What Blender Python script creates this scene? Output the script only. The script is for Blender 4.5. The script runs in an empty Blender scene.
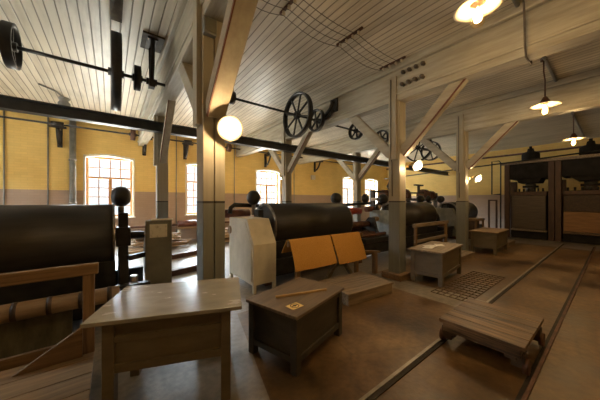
import bpy, bmesh, math, random
from mathutils import Vector, Matrix
random.seed(7)
R = math.radians
sc = bpy.context.scene
COL = sc.collection

# ------------------------------------------------------------------ helpers
class MB:
    """collects shapes in one mesh; o is subtracted from every point"""
    def __init__(s, o=(0, 0, 0)):
        s.bm = bmesh.new(); s.o = Vector(o)
    def _v(s, p): return s.bm.verts.new(Vector(p) - s.o)
    def hexa(s, pts):
        v = [s._v(p) for p in pts]
        for f in ((0, 3, 2, 1), (4, 5, 6, 7), (0, 1, 5, 4), (1, 2, 6, 5), (2, 3, 7, 6), (3, 0, 4, 7)):
            s.bm.faces.new([v[i] for i in f])
        return s
    def box(s, x0, x1, y0, y1, z0, z1):
        return s.hexa([(x0, y0, z0), (x1, y0, z0), (x1, y1, z0), (x0, y1, z0),
                       (x0, y0, z1), (x1, y0, z1), (x1, y1, z1), (x0, y1, z1)])
    def bar(s, a, b, w, t, up=(0, 0, 1)):
        """square-section bar from a to b; w across, t along up"""
        a = Vector(a); b = Vector(b); d = (b - a).normalized()
        u = Vector(up); sd = d.cross(u)
        if sd.length < 1e-4: sd = d.cross(Vector((0, 1, 0)))
        sd.normalize(); u = sd.cross(d).normalized()
        q = []
        for p in (a, b):
            for i, j in ((-1, -1), (1, -1), (1, 1), (-1, 1)):
                q.append(p + sd * (i * w / 2) + u * (j * t / 2))
        return s.hexa(q)
    def tube(s, a, b, r, r2=None, n=16, caps=True):
        r2 = r if r2 is None else r2
        a = Vector(a); b = Vector(b); d = (b - a).normalized()
        sd = d.orthogonal().normalized(); u = d.cross(sd)
        A = []; B = []
        for i in range(n):
            t = 2 * math.pi * i / n
            k = sd * math.cos(t) + u * math.sin(t)
            A.append(s._v(a + k * r)); B.append(s._v(b + k * r2))
        for i in range(n):
            j = (i + 1) % n
            f = s.bm.faces.new((A[i], A[j], B[j], B[i])); f.smooth = True
        if caps:
            s.bm.faces.new(A[::-1]); s.bm.faces.new(B)
        return s
    def path(s, pts, r, n=8):
        pts = [Vector(p) for p in pts]; rings = []; pu = None
        for i, p in enumerate(pts):
            d = (pts[min(i + 1, len(pts) - 1)] - pts[max(i - 1, 0)]).normalized()
            u = d.orthogonal().normalized() if pu is None else (pu - d * pu.dot(d)).normalized()
            pu = u; w = d.cross(u)
            rings.append([s._v(p + (u * math.cos(2 * math.pi * k / n) + w * math.sin(2 * math.pi * k / n)) * r) for k in range(n)])
        for a, b in zip(rings, rings[1:]):
            for k in range(n):
                f = s.bm.faces.new((a[k], a[(k + 1) % n], b[(k + 1) % n], b[k])); f.smooth = True
        s.bm.faces.new(rings[0][::-1]); s.bm.faces.new(rings[-1])
        return s
    def lathe(s, c, axis, prof, n=24, smooth=True):
        """prof: (radius, height along axis) closed at radius 0 ends"""
        c = Vector(c); ax = Vector(axis).normalized(); sd = ax.orthogonal().normalized(); u = ax.cross(sd)
        rings = []
        for r, h in prof:
            if r < 1e-5: rings.append([s._v(c + ax * h)])
            else: rings.append([s._v(c + ax * h + (sd * math.cos(2 * math.pi * k / n) + u * math.sin(2 * math.pi * k / n)) * r) for k in range(n)])
        for a, b in zip(rings, rings[1:]):
            for k in range(n):
                j = (k + 1) % n
                if len(a) == 1 and len(b) == 1: continue
                if len(a) == 1: q = (a[0], b[j], b[k])
                elif len(b) == 1: q = (a[k], a[j], b[0])
                else: q = (a[k], a[j], b[j], b[k])
                f = s.bm.faces.new(q); f.smooth = smooth
        return s
    def prism(s, poly, axis, a, b):
        """poly in the two other coordinates, extruded along axis from a to b"""
        def P(p, h):
            return {'x': (h, p[0], p[1]), 'y': (p[0], h, p[1]), 'z': (p[0], p[1], h)}[axis]
        A = [s._v(P(p, a)) for p in poly]; B = [s._v(P(p, b)) for p in poly]
        n = len(poly)
        s.bm.faces.new(A[::-1]); s.bm.faces.new(B)
        for i in range(n):
            s.bm.faces.new((A[i], A[(i + 1) % n], B[(i + 1) % n], B[i]))
        return s
    def build(s, name, mat, parent=None, bevel=0, seg=2):
        bmesh.ops.recalc_face_normals(s.bm, faces=s.bm.faces[:])
        me = bpy.data.meshes.new(name); s.bm.to_mesh(me); s.bm.free()
        me.materials.append(M[mat] if isinstance(mat, str) else mat)
        o = bpy.data.objects.new(name, me); COL.objects.link(o)
        if parent is not None: o.parent = parent
        if bevel:
            m = o.modifiers.new('bevel', 'BEVEL'); m.width = bevel; m.segments = seg; m.limit_method = 'ANGLE'; m.angle_limit = R(40)
            m.harden_normals = False
        return o

def tag(o, label, cat, group=None, kind=None):
    o['label'] = label; o['category'] = cat
    if group: o['group'] = group
    if kind: o['kind'] = kind
    return o
def thing(name, label, cat, loc=(0, 0, 0), rz=0, group=None):
    o = bpy.data.objects.new(name, None); COL.objects.link(o)
    o.empty_display_size = .1
    o.location = loc; o.rotation_euler = (0, 0, rz)
    return tag(o, label, cat, group)
def struct(o, label=None, cat=None):
    o['kind'] = 'structure'
    if label: o['label'] = label
    if cat: o['category'] = cat
    return o

# ------------------------------------------------------------------ materials
M = {}
def newmat(name):
    m = bpy.data.materials.new(name); m.use_nodes = True
    nt = m.node_tree; b = nt.nodes['Principled BSDF']; M[name] = m
    return m, nt, b
def N(nt, t, **k):
    n = nt.nodes.new(t)
    for a, v in k.items(): setattr(n, a, v)
    return n
def L(nt, a, b): nt.links.new(a, b)
def mottled(name, c1, c2, rough=.6, scale=(3, 3, 3), metal=0, bump=.1, detail=6, coat=0, r2=None, lo=.35, hi=.65, spec=.5):
    """two tones mixed by stretched noise in object space"""
    m, nt, b = newmat(name)
    tc = N(nt, 'ShaderNodeTexCoord'); mp = N(nt, 'ShaderNodeMapping'); mp.inputs['Scale'].default_value = scale
    no = N(nt, 'ShaderNodeTexNoise'); no.inputs['Scale'].default_value = 1; no.inputs['Detail'].default_value = detail; no.inputs['Roughness'].default_value = .6
    cr = N(nt, 'ShaderNodeValToRGB'); cr.color_ramp.elements[0].position = lo; cr.color_ramp.elements[1].position = hi
    cr.color_ramp.elements[0].color = (*c1, 1); cr.color_ramp.elements[1].color = (*c2, 1)
    L(nt, tc.outputs['Object'], mp.inputs[0]); L(nt, mp.outputs[0], no.inputs[0]); L(nt, no.outputs[0], cr.inputs[0]); L(nt, cr.outputs[0], b.inputs['Base Color'])
    b.inputs['Roughness'].default_value = rough; b.inputs['Metallic'].default_value = metal; b.inputs['Specular IOR Level'].default_value = spec
    b.inputs['Coat Weight'].default_value = coat; b.inputs['Coat Roughness'].default_value = .15
    if r2 is not None:
        mr = N(nt, 'ShaderNodeMapRange'); mr.inputs[3].default_value = rough; mr.inputs[4].default_value = r2
        mr.inputs[1].default_value = .3; mr.inputs[2].default_value = .7
        L(nt, no.outputs[0], mr.inputs[0]); L(nt, mr.outputs[0], b.inputs['Roughness'])
    if bump:
        bp = N(nt, 'ShaderNodeBump'); bp.inputs['Strength'].default_value = bump; bp.inputs['Distance'].default_value = .01
        L(nt, no.outputs[0], bp.inputs['Height']); L(nt, bp.outputs[0], b.inputs['Normal'])
    return m

mottled('oak', (.10, .055, .022), (.21, .125, .055), .5, (2, 30, 30), bump=.15)
mottled('oak_y', (.16, .085, .035), (.32, .19, .085), .5, (30, 2, 30), bump=.15)
mottled('oak_z', (.11, .06, .025), (.22, .13, .058), .5, (30, 30, 2), bump=.15)
mottled('pale_wood', (.16, .10, .05), (.26, .17, .09), .55, (2, 18, 18), bump=.1)
mottled('grey_wood', (.13, .095, .06), (.28, .215, .145), .5, (2.2, 26, 26), bump=.2)
mottled('cart_wood', (.028, .014, .006), (.21, .12, .05), .42, (26, 1.8, 26), bump=.3, lo=.38, hi=.66)
mottled('cart_dark', (.03, .017, .01), (.07, .04, .02), .6, (3, 16, 16), bump=.2)
mottled('press_wood', (.05, .026, .016), (.09, .048, .028), .6, (8, 8, 2), bump=.1)
mottled('board_orange', (.20, .10, .035), (.29, .15, .055), .5, (2, 2, 14), bump=.1)
mottled('stacked_board', (.06, .042, .028), (.10, .072, .046), .5, (2, 2, 30), bump=.1)
mottled('table_paint', (.085, .066, .038), (.125, .10, .06), .55, (3, 3, 10), bump=.08)
mottled('table_top_varnish', (.20, .185, .15), (.27, .25, .205), .17, (3, 7, 3), bump=.05, r2=.30)
mottled('chest_paint', (.032, .026, .016), (.056, .045, .028), .55, (3, 3, 10), bump=.08)
mottled('chest_top', (.09, .062, .04), (.19, .14, .095), .3, (2, 24, 24), bump=.12, r2=.5)
mottled('iron', (.012, .012, .013), (.035, .033, .03), .42, (5, 5, 5), metal=.3, bump=.15)
mottled('black_beam', (.012, .014, .015), (.03, .033, .033), .45, (4, 4, 4), bump=.05)
mottled('drum_black', (.016, .013, .010), (.034, .028, .022), .36, (1.5, 14, 14), bump=.03, r2=.5)
mottled('worn_steel', (.14, .13, .12), (.32, .3, .27), .35, (9, 9, 9), metal=.8, bump=.1)
mottled('rusty_iron', (.05, .022, .012), (.13, .055, .03), .6, (7, 7, 7), metal=.2, bump=.2)
mottled('red_roller', (.28, .035, .02), (.40, .06, .03), .4, (4, 4, 4), bump=.03)
mottled('brown_leather', (.09, .03, .02), (.17, .06, .035), .4, (6, 6, 6), bump=.1)
mottled('cream_paint', (.50, .46, .36), (.64, .59, .47), .5, (3, 3, 3), bump=.08)
mottled('blue_grey_paint', (.20, .24, .26), (.34, .38, .39), .45, (5, 5, 5), bump=.08)
mottled('olive_grey_paint', (.11, .11, .085), (.17, .165, .13), .5, (4, 4, 4), bump=.08)
mottled('olive_panel', (.05, .045, .025), (.12, .105, .06), .6, (12, 12, 4), bump=.15)
mottled('paper', (.30, .27, .19), (.62, .58, .48), .7, (14, 14, 14), bump=.02, lo=.3, hi=.5)
mottled('white_paper', (.50, .48, .43), (.75, .73, .68), .7, (8, 8, 8), bump=.05)
mottled('notice_yellow', (.70, .52, .20), (.82, .63, .27), .6, (8, 8, 8), bump=.0)
mottled('notice_black', (.02, .015, .01), (.04, .03, .02), .6, (8, 8, 8), bump=.0)
mottled('orange_felt', (.46, .235, .055), (.56, .305, .085), .9, (60, 60, 60), bump=.25, spec=.1)
mottled('beam_paint', (.29, .265, .20), (.43, .395, .31), .5, (14, 1.5, 14), bump=.2)
mottled('brace_paint', (.30, .265, .20), (.41, .37, .285), .45, (8, 2, 8), bump=.15)
mottled('brown_stain', (.10, .03, .015), (.17, .06, .03), .5, (8, 2, 8), bump=.1)
mottled('ceiling_dark', (.05, .04, .03), (.12, .10, .07), .7, (6, 6, 6), bump=.1)  # dark tone of the ceiling strip and of the painted hanger shadow
mottled('grey_pipe', (.16, .17, .17), (.26, .27, .27), .4, (4, 4, 4), metal=.3, bump=.05)
mottled('porcelain', (.45, .4, .3), (.6, .55, .42), .3, (9, 9, 9), bump=0)
mottled('cable', (.05, .04, .03), (.10, .08, .06), .6, (9, 9, 9), bump=0)
mottled('white_reveal', (.66, .62, .50), (.80, .77, .66), .6, (3, 3, 3), bump=.1)
mottled('window_wood', (.42, .20, .07), (.58, .30, .11), .4, (10, 10, 10), bump=.05)
mottled('enamel', (.42, .38, .28), (.5, .45, .34), .25, (9, 9, 9), bump=0)
mottled('brass', (.45, .28, .08), (.6, .4, .14), .35, (9, 9, 9), metal=1, bump=0)
mottled('curb_steel', (.20, .18, .15), (.34, .30, .25), .4, (5, 5, 5), metal=.4, bump=.1)
mottled('grey_slab', (.10, .085, .065), (.20, .175, .145), .4, (2, 2, 2), bump=.1)
mottled('pile_brown', (.20, .12, .06), (.36, .25, .14), .7, (3, 3, 3), bump=.2)
mottled('sooty_iron', (.010, .009, .008), (.022, .02, .018), .75, (4, 4, 4), bump=.1, spec=.2)
mottled('stick_wood', (.34, .22, .09), (.45, .3, .13), .5, (4, 4, 4), bump=0)
mottled('groove', (.012, .009, .006), (.03, .022, .014), .8, (9, 9, 9), bump=.2)
mottled('platform_wood', (.13, .08, .038), (.27, .18, .095), .45, (1.5, 20, 20), bump=.15, r2=.6)

mottled('floor_iron', (.075, .052, .03), (.12, .085, .05), .6, (5, 5, 5), bump=0)
# timber post: beige above, grey below 1.58 m (painted border), world height
def post_mat():
    m, nt, b = newmat('post_paint')
    tc = N(nt, 'ShaderNodeTexCoord'); ge = N(nt, 'ShaderNodeNewGeometry')
    sx = N(nt, 'ShaderNodeSeparateXYZ'); L(nt, ge.outputs['Position'], sx.inputs[0])
    g = N(nt, 'ShaderNodeMath', operation='GREATER_THAN'); g.inputs[1].default_value = 1.60; L(nt, sx.outputs[2], g.inputs[0])
    g2 = N(nt, 'ShaderNodeMath', operation='GREATER_THAN'); g2.inputs[1].default_value = 1.575; L(nt, sx.outputs[2], g2.inputs[0])
    mp = N(nt, 'ShaderNodeMapping'); mp.inputs['Scale'].default_value = (22, 22, 1.4); L(nt, tc.outputs['Object'], mp.inputs[0])
    no = N(nt, 'ShaderNodeTexNoise'); no.inputs['Scale'].default_value = 1; no.inputs['Detail'].default_value = 6; L(nt, mp.outputs[0], no.inputs[0])
    up = N(nt, 'ShaderNodeMix', data_type='RGBA'); up.inputs[6].default_value = (.28, .25, .185, 1); up.inputs[7].default_value = (.39, .35, .265, 1); L(nt, no.outputs[0], up.inputs[0])
    lo = N(nt, 'ShaderNodeMix', data_type='RGBA'); lo.inputs[6].default_value = (.125, .13, .11, 1); lo.inputs[7].default_value = (.20, .205, .18, 1); L(nt, no.outputs[0], lo.inputs[0])
    ln = N(nt, 'ShaderNodeMix', data_type='RGBA'); ln.inputs[7].default_value = (.03, .025, .02, 1)
    L(nt, lo.outputs[2], ln.inputs[6]); L(nt, g2.outputs[0], ln.inputs[0])
    mx = N(nt, 'ShaderNodeMix', data_type='RGBA'); L(nt, g.outputs[0], mx.inputs[0]); L(nt, ln.outputs[2], mx.inputs[6]); L(nt, up.outputs[2], mx.inputs[7])
    L(nt, mx.outputs[2], b.inputs['Base Color']); b.inputs['Roughness'].default_value = .45
    bp = N(nt, 'ShaderNodeBump'); bp.inputs['Strength'].default_value = .15; bp.inputs['Distance'].default_value = .01
    L(nt, no.outputs[0], bp.inputs['Height']); L(nt, bp.outputs[0], b.inputs['Normal'])
post_mat()

# painted brick wall: ochre over brown, border at 1.95 m
def wall_mat():
    m, nt, b = newmat('painted_brick')
    ge = N(nt, 'ShaderNodeNewGeometry'); sx = N(nt, 'ShaderNodeSeparateXYZ'); L(nt, ge.outputs['Position'], sx.inputs[0])
    ad = N(nt, 'ShaderNodeMath', operation='ADD'); L(nt, sx.outputs[0], ad.inputs[0]); L(nt, sx.outputs[1], ad.inputs[1])
    cb = N(nt, 'ShaderNodeCombineXYZ'); L(nt, ad.outputs[0], cb.inputs[0]); L(nt, sx.outputs[2], cb.inputs[1])
    br = N(nt, 'ShaderNodeTexBrick'); br.inputs['Scale'].default_value = 1; br.inputs['Brick Width'].default_value = .27; br.inputs['Row Height'].default_value = .077
    br.inputs['Mortar Size'].default_value = .006; br.inputs['Mortar Smooth'].default_value = .6
    br.inputs['Color1'].default_value = (1, 1, 1, 1); br.inputs['Color2'].default_value = (.86, .86, .86, 1); br.inputs['Mortar'].default_value = (.72, .72, .72, 1)
    L(nt, cb.outputs[0], br.inputs['Vector'])
    no = N(nt, 'ShaderNodeTexNoise'); no.inputs['Scale'].default_value = 1.6; no.inputs['Detail'].default_value = 8; L(nt, ge.outputs['Position'], no.inputs[0])
    up = N(nt, 'ShaderNodeMix', data_type='RGBA'); up.inputs[6].default_value = (.64, .44, .13, 1); up.inputs[7].default_value = (.84, .62, .22, 1); L(nt, no.outputs[0], up.inputs[0])
    lo = N(nt, 'ShaderNodeMix', data_type='RGBA'); lo.inputs[6].default_value = (.33, .23, .165, 1); lo.inputs[7].default_value = (.46, .34, .25, 1); L(nt, no.outputs[0], lo.inputs[0])
    g = N(nt, 'ShaderNodeMath', operation='GREATER_THAN'); g.inputs[1].default_value = 1.95; L(nt, sx.outputs[2], g.inputs[0])
    mx = N(nt, 'ShaderNodeMix', data_type='RGBA'); L(nt, g.outputs[0], mx.inputs[0]); L(nt, lo.outputs[2], mx.inputs[6]); L(nt, up.outputs[2], mx.inputs[7])
    mu = N(nt, 'ShaderNodeMix', data_type='RGBA', blend_type='MULTIPLY'); mu.inputs[0].default_value = .55
    L(nt, mx.outputs[2], mu.inputs[6]); L(nt, br.outputs['Color'], mu.inputs[7]); L(nt, mu.outputs[2], b.inputs['Base Color'])
    bp = N(nt, 'ShaderNodeBump'); bp.inputs['Strength'].default_value = .5; bp.inputs['Distance'].default_value = .008
    L(nt, br.outputs['Color'], bp.inputs['Height']); L(nt, bp.outputs[0], b.inputs['Normal']); b.inputs['Roughness'].default_value = .6
wall_mat()

# tongue-and-groove ceiling boards running along Y
def ceiling_mat():
    m, nt, b = newmat('ceiling_boards')
    ge = N(nt, 'ShaderNodeNewGeometry'); sx = N(nt, 'ShaderNodeSeparateXYZ'); L(nt, ge.outputs['Position'], sx.inputs[0])
    W = .125
    dv = N(nt, 'ShaderNodeMath', operation='DIVIDE'); dv.inputs[1].default_value = W; L(nt, sx.outputs[0], dv.inputs[0])
    fr = N(nt, 'ShaderNodeMath', operation='FRACT'); L(nt, dv.outputs[0], fr.inputs[0])
    fl = N(nt, 'ShaderNodeMath', operation='FLOOR'); L(nt, dv.outputs[0], fl.inputs[0])
    sb = N(nt, 'ShaderNodeMath', operation='SUBTRACT'); sb.inputs[1].default_value = .5; L(nt, fr.outputs[0], sb.inputs[0])
    ab = N(nt, 'ShaderNodeMath', operation='ABSOLUTE'); L(nt, sb.outputs[0], ab.inputs[0])
    gr = N(nt, 'ShaderNodeMapRange'); gr.inputs[1].default_value = .40; gr.inputs[2].default_value = .47; L(nt, ab.outputs[0], gr.inputs[0])
    wn = N(nt, 'ShaderNodeTexWhiteNoise', noise_dimensions='1D'); L(nt, fl.outputs[0], wn.inputs['W'])
    mp = N(nt, 'ShaderNodeMapping'); mp.inputs['Scale'].default_value = (9, .9, 1); L(nt, ge.outputs['Position'], mp.inputs[0])
    no = N(nt, 'ShaderNodeTexNoise'); no.inputs['Scale'].default_value = 1; no.inputs['Detail'].default_value = 8; no.inputs['Roughness'].default_value = .65; L(nt, mp.outputs[0], no.inputs[0])
    n2 = N(nt, 'ShaderNodeTexNoise'); n2.inputs['Scale'].default_value = 1.1; n2.inputs['Detail'].default_value = 5; L(nt, ge.outputs['Position'], n2.inputs[0])
    av = N(nt, 'ShaderNodeMath', operation='MULTIPLY_ADD'); av.inputs[1].default_value = .25; L(nt, wn.outputs[0], av.inputs[0]); L(nt, no.outputs[0], av.inputs[2])
    av2 = N(nt, 'ShaderNodeMath', operation='MULTIPLY_ADD'); av2.inputs[1].default_value = .6; L(nt, n2.outputs[0], av2.inputs[0]); L(nt, av.outputs[0], av2.inputs[2])
    cr = N(nt, 'ShaderNodeValToRGB'); e = cr.color_ramp.elements
    e[0].position = .55; e[0].color = (.38, .345, .265, 1); e[1].position = 1.15; e[1].color = (.66, .61, .50, 1)
    mr = N(nt, 'ShaderNodeMath', operation='MULTIPLY'); mr.inputs[1].default_value = 1; L(nt, av2.outputs[0], mr.inputs[0])
    L(nt, mr.outputs[0], cr.inputs[0]); e[1].position = 1.0
    mx = N(nt, 'ShaderNodeMix', data_type='RGBA'); mx.inputs[7].default_value = (.10, .08, .05, 1); L(nt, cr.outputs[0], mx.inputs[6])
    gm = N(nt, 'ShaderNodeMath', operation='MULTIPLY'); gm.inputs[1].default_value = .8; L(nt, gr.outputs[0], gm.inputs[0]); L(nt, gm.outputs[0], mx.inputs[0])
    L(nt, mx.outputs[2], b.inputs['Base Color']); b.inputs['Roughness'].default_value = .42
    iv = N(nt, 'ShaderNodeMath', operation='SUBTRACT'); iv.inputs[0].default_value = 1; L(nt, gr.outputs[0], iv.inputs[1])
    bp = N(nt, 'ShaderNodeBump'); bp.inputs['Strength'].default_value = .6; bp.inputs['Distance'].default_value = .012
    L(nt, iv.outputs[0], bp.inputs['Height']); L(nt, bp.outputs[0], b.inputs['Normal'])
ceiling_mat()

# worn, partly polished concrete with slab joints and cracks
def floor_mat():
    m, nt, b = newmat('worn_concrete')
    ge = N(nt, 'ShaderNodeNewGeometry')
    n1 = N(nt, 'ShaderNodeTexNoise'); n1.inputs['Scale'].default_value = .9; n1.inputs['Detail'].default_value = 9; n1.inputs['Roughness'].default_value = .62; L(nt, ge.outputs['Position'], n1.inputs[0])
    n2 = N(nt, 'ShaderNodeTexNoise'); n2.inputs['Scale'].default_value = 14; n2.inputs['Detail'].default_value = 6; L(nt, ge.outputs['Position'], n2.inputs[0])
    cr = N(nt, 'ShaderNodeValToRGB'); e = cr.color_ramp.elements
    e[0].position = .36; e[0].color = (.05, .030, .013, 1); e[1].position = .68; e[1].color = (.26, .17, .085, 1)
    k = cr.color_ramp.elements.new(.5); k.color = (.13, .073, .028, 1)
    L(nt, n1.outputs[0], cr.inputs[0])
    # brown tone in the working aisle, grey tone elsewhere and in a cross strip
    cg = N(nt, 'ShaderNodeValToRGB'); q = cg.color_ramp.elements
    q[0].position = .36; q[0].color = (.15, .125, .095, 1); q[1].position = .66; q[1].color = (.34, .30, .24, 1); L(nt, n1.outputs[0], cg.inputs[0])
    sx = N(nt, 'ShaderNodeSeparateXYZ'); L(nt, ge.outputs['Position'], sx.inputs[0])
    def mt(op, a, b_):
        k_ = N(nt, 'ShaderNodeMath', operation=op)
        for i_, z_ in enumerate((a, b_)):
            if isinstance(z_, (int, float)): k_.inputs[i_].default_value = z_
            else: L(nt, z_, k_.inputs[i_])
        return k_.outputs[0]
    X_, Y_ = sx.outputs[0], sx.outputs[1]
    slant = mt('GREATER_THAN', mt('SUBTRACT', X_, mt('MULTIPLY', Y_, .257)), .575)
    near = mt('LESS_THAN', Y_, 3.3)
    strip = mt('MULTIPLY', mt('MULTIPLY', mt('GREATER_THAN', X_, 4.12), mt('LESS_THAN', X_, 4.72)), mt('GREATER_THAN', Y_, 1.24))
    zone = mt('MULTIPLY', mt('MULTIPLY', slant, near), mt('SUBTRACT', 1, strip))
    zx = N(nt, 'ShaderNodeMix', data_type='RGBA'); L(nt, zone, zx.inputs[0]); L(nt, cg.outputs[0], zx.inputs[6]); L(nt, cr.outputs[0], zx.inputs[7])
    v = N(nt, 'ShaderNodeTexVoronoi', feature='DISTANCE_TO_EDGE'); v.inputs['Scale'].default_value = .55
    nd = N(nt, 'ShaderNodeMix', data_type='VECTOR'); nd.inputs[0].default_value = .12; L(nt, ge.outputs['Position'], nd.inputs[4]); L(nt, n1.outputs['Color'], nd.inputs[5]); L(nt, nd.outputs[1], v.inputs['Vector'])
    ck = N(nt, 'ShaderNodeMapRange'); ck.inputs[1].default_value = 0; ck.inputs[2].default_value = .010; ck.inputs[3].default_value = 1; ck.inputs[4].default_value = 0; L(nt, v.outputs['Distance'], ck.inputs[0])
    mx = N(nt, 'ShaderNodeMix', data_type='RGBA'); mx.inputs[7].default_value = (.04, .03, .02, 1); L(nt, zx.outputs[2], mx.inputs[6])
    cm = N(nt, 'ShaderNodeMath', operation='MULTIPLY'); cm.inputs[1].default_value = .3; L(nt, ck.outputs[0], cm.inputs[0]); L(nt, cm.outputs[0], mx.inputs[0])
    sp = N(nt, 'ShaderNodeMix', data_type='RGBA', blend_type='MULTIPLY'); sp.inputs[0].default_value = .5; L(nt, mx.outputs[2], sp.inputs[6])
    c2 = N(nt, 'ShaderNodeValToRGB'); c2.color_ramp.elements[0].position = .35; c2.color_ramp.elements[0].color = (.45, .45, .45, 1); c2.color_ramp.elements[1].position = .6; L(nt, n2.outputs[0], c2.inputs[0]); L(nt, c2.outputs[0], sp.inputs[7])
    L(nt, sp.outputs[2], b.inputs['Base Color'])
    mr = N(nt, 'ShaderNodeMapRange'); mr.inputs[1].default_value = .35; mr.inputs[2].default_value = .65; mr.inputs[3].default_value = .28; mr.inputs[4].default_value = .55; L(nt, n1.outputs[0], mr.inputs[0]); L(nt, mr.outputs[0], b.inputs['Roughness'])
    bp = N(nt, 'ShaderNodeBump'); bp.inputs['Strength'].default_value = .35; bp.inputs['Distance'].default_value = .01
    L(nt, n2.outputs[0], bp.inputs['Height']); L(nt, bp.outputs[0], b.inputs['Normal'])
floor_mat()

def glass_mat(name, tint, gl=.08):
    m = bpy.data.materials.new(name); m.use_nodes = True; nt = m.node_tree; nt.nodes.clear(); M[name] = m
    o = N(nt, 'ShaderNodeOutputMaterial'); t = N(nt, 'ShaderNodeBsdfTransparent'); t.inputs[0].default_value = (*tint, 1)
    g = N(nt, 'ShaderNodeBsdfGlossy'); g.inputs['Roughness'].default_value = .05
    x = N(nt, 'ShaderNodeMixShader'); x.inputs[0].default_value = gl
    L(nt, t.outputs[0], x.inputs[1]); L(nt, g.outputs[0], x.inputs[2]); L(nt, x.outputs[0], o.inputs[0])
glass_mat('window_glass', (.93, .96, .97)); glass_mat('lamp_glass', (1, .93, .78), .12)
def emit_mat(name, c, s):
    m = bpy.data.materials.new(name); m.use_nodes = True; nt = m.node_tree; nt.nodes.clear(); M[name] = m
    o = N(nt, 'ShaderNodeOutputMaterial'); e = N(nt, 'ShaderNodeEmission'); e.inputs[0].default_value = (*c, 1); e.inputs[1].default_value = s
    L(nt, e.outputs[0], o.inputs[0])
emit_mat('bulb_glow', (1, .72, .36), 20)
emit_mat('bulb_glow_white', (1, .90, .72), 14)

# ------------------------------------------------------------------ the room
X0, X1, Y0, Y1, ZC = -5.0, 17.0, -3.5, 10.9, 4.4
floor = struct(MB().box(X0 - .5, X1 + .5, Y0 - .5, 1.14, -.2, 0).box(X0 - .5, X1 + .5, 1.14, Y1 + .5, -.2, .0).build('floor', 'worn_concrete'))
ceil = struct(MB().box(X0 - .5, X1 + .5, Y0 - .5, Y1 + .5, ZC, ZC + .2).build('ceiling', 'ceiling_boards'))
def wall_with_windows(name, a0, a1, wins, plane, t0, t1, zb=0, zt=ZC):
    """wins: (left, right, sill, top, arch rise); plane 'y' = wall along X, 'x' = wall along Y"""
    m = MB(); cur = a0
    def pr(poly): m.prism(poly, plane, t0, t1)
    for (l, r, s, t, h) in wins:
        pr([(cur, zb), (l, zb), (l, zt), (cur, zt)])
        pr([(l, zb), (r, zb), (r, s), (l, s)])
        arc = [(l + (r - l) * k / 10, t + h * math.sin(math.pi * k / 10)) for k in range(11)]
        for p, q in zip(arc, arc[1:]): pr([p, q, (q[0], zt), (p[0], zt)])
        cur = r
    pr([(cur, zb), (a1, zb), (a1, zt), (cur, zt)])
    return struct(m.build(name, 'painted_brick'))
SILL, TOP, ARC = 1.02, 3.12, .09
WINS = [(-.72, .70), (2.44, 3.82), (5.66, 7.12), (11.9, 13.3), (14.2, 15.75)]
wall_with_windows('wall_back', X0 - .5, X1 + .5, [(l, r, SILL, TOP, ARC) for l, r in WINS], 'y', Y1, Y1 + .5)
WL = [(4.6, 6.0), (8.0, 9.4)]
wall_with_windows('wall_left', Y0, Y1, [(l, r, SILL, TOP, ARC) for l, r in WL], 'x', X0 - .5, X0)
struct(MB().box(X1, X1 + .5, Y0, Y1, 0, ZC).build('wall_right', 'painted_brick'))
struct(MB().box(X0 - .5, X1 + .5, Y0 - .5, Y0, 0, ZC).build('wall_front', 'painted_brick'))

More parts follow.
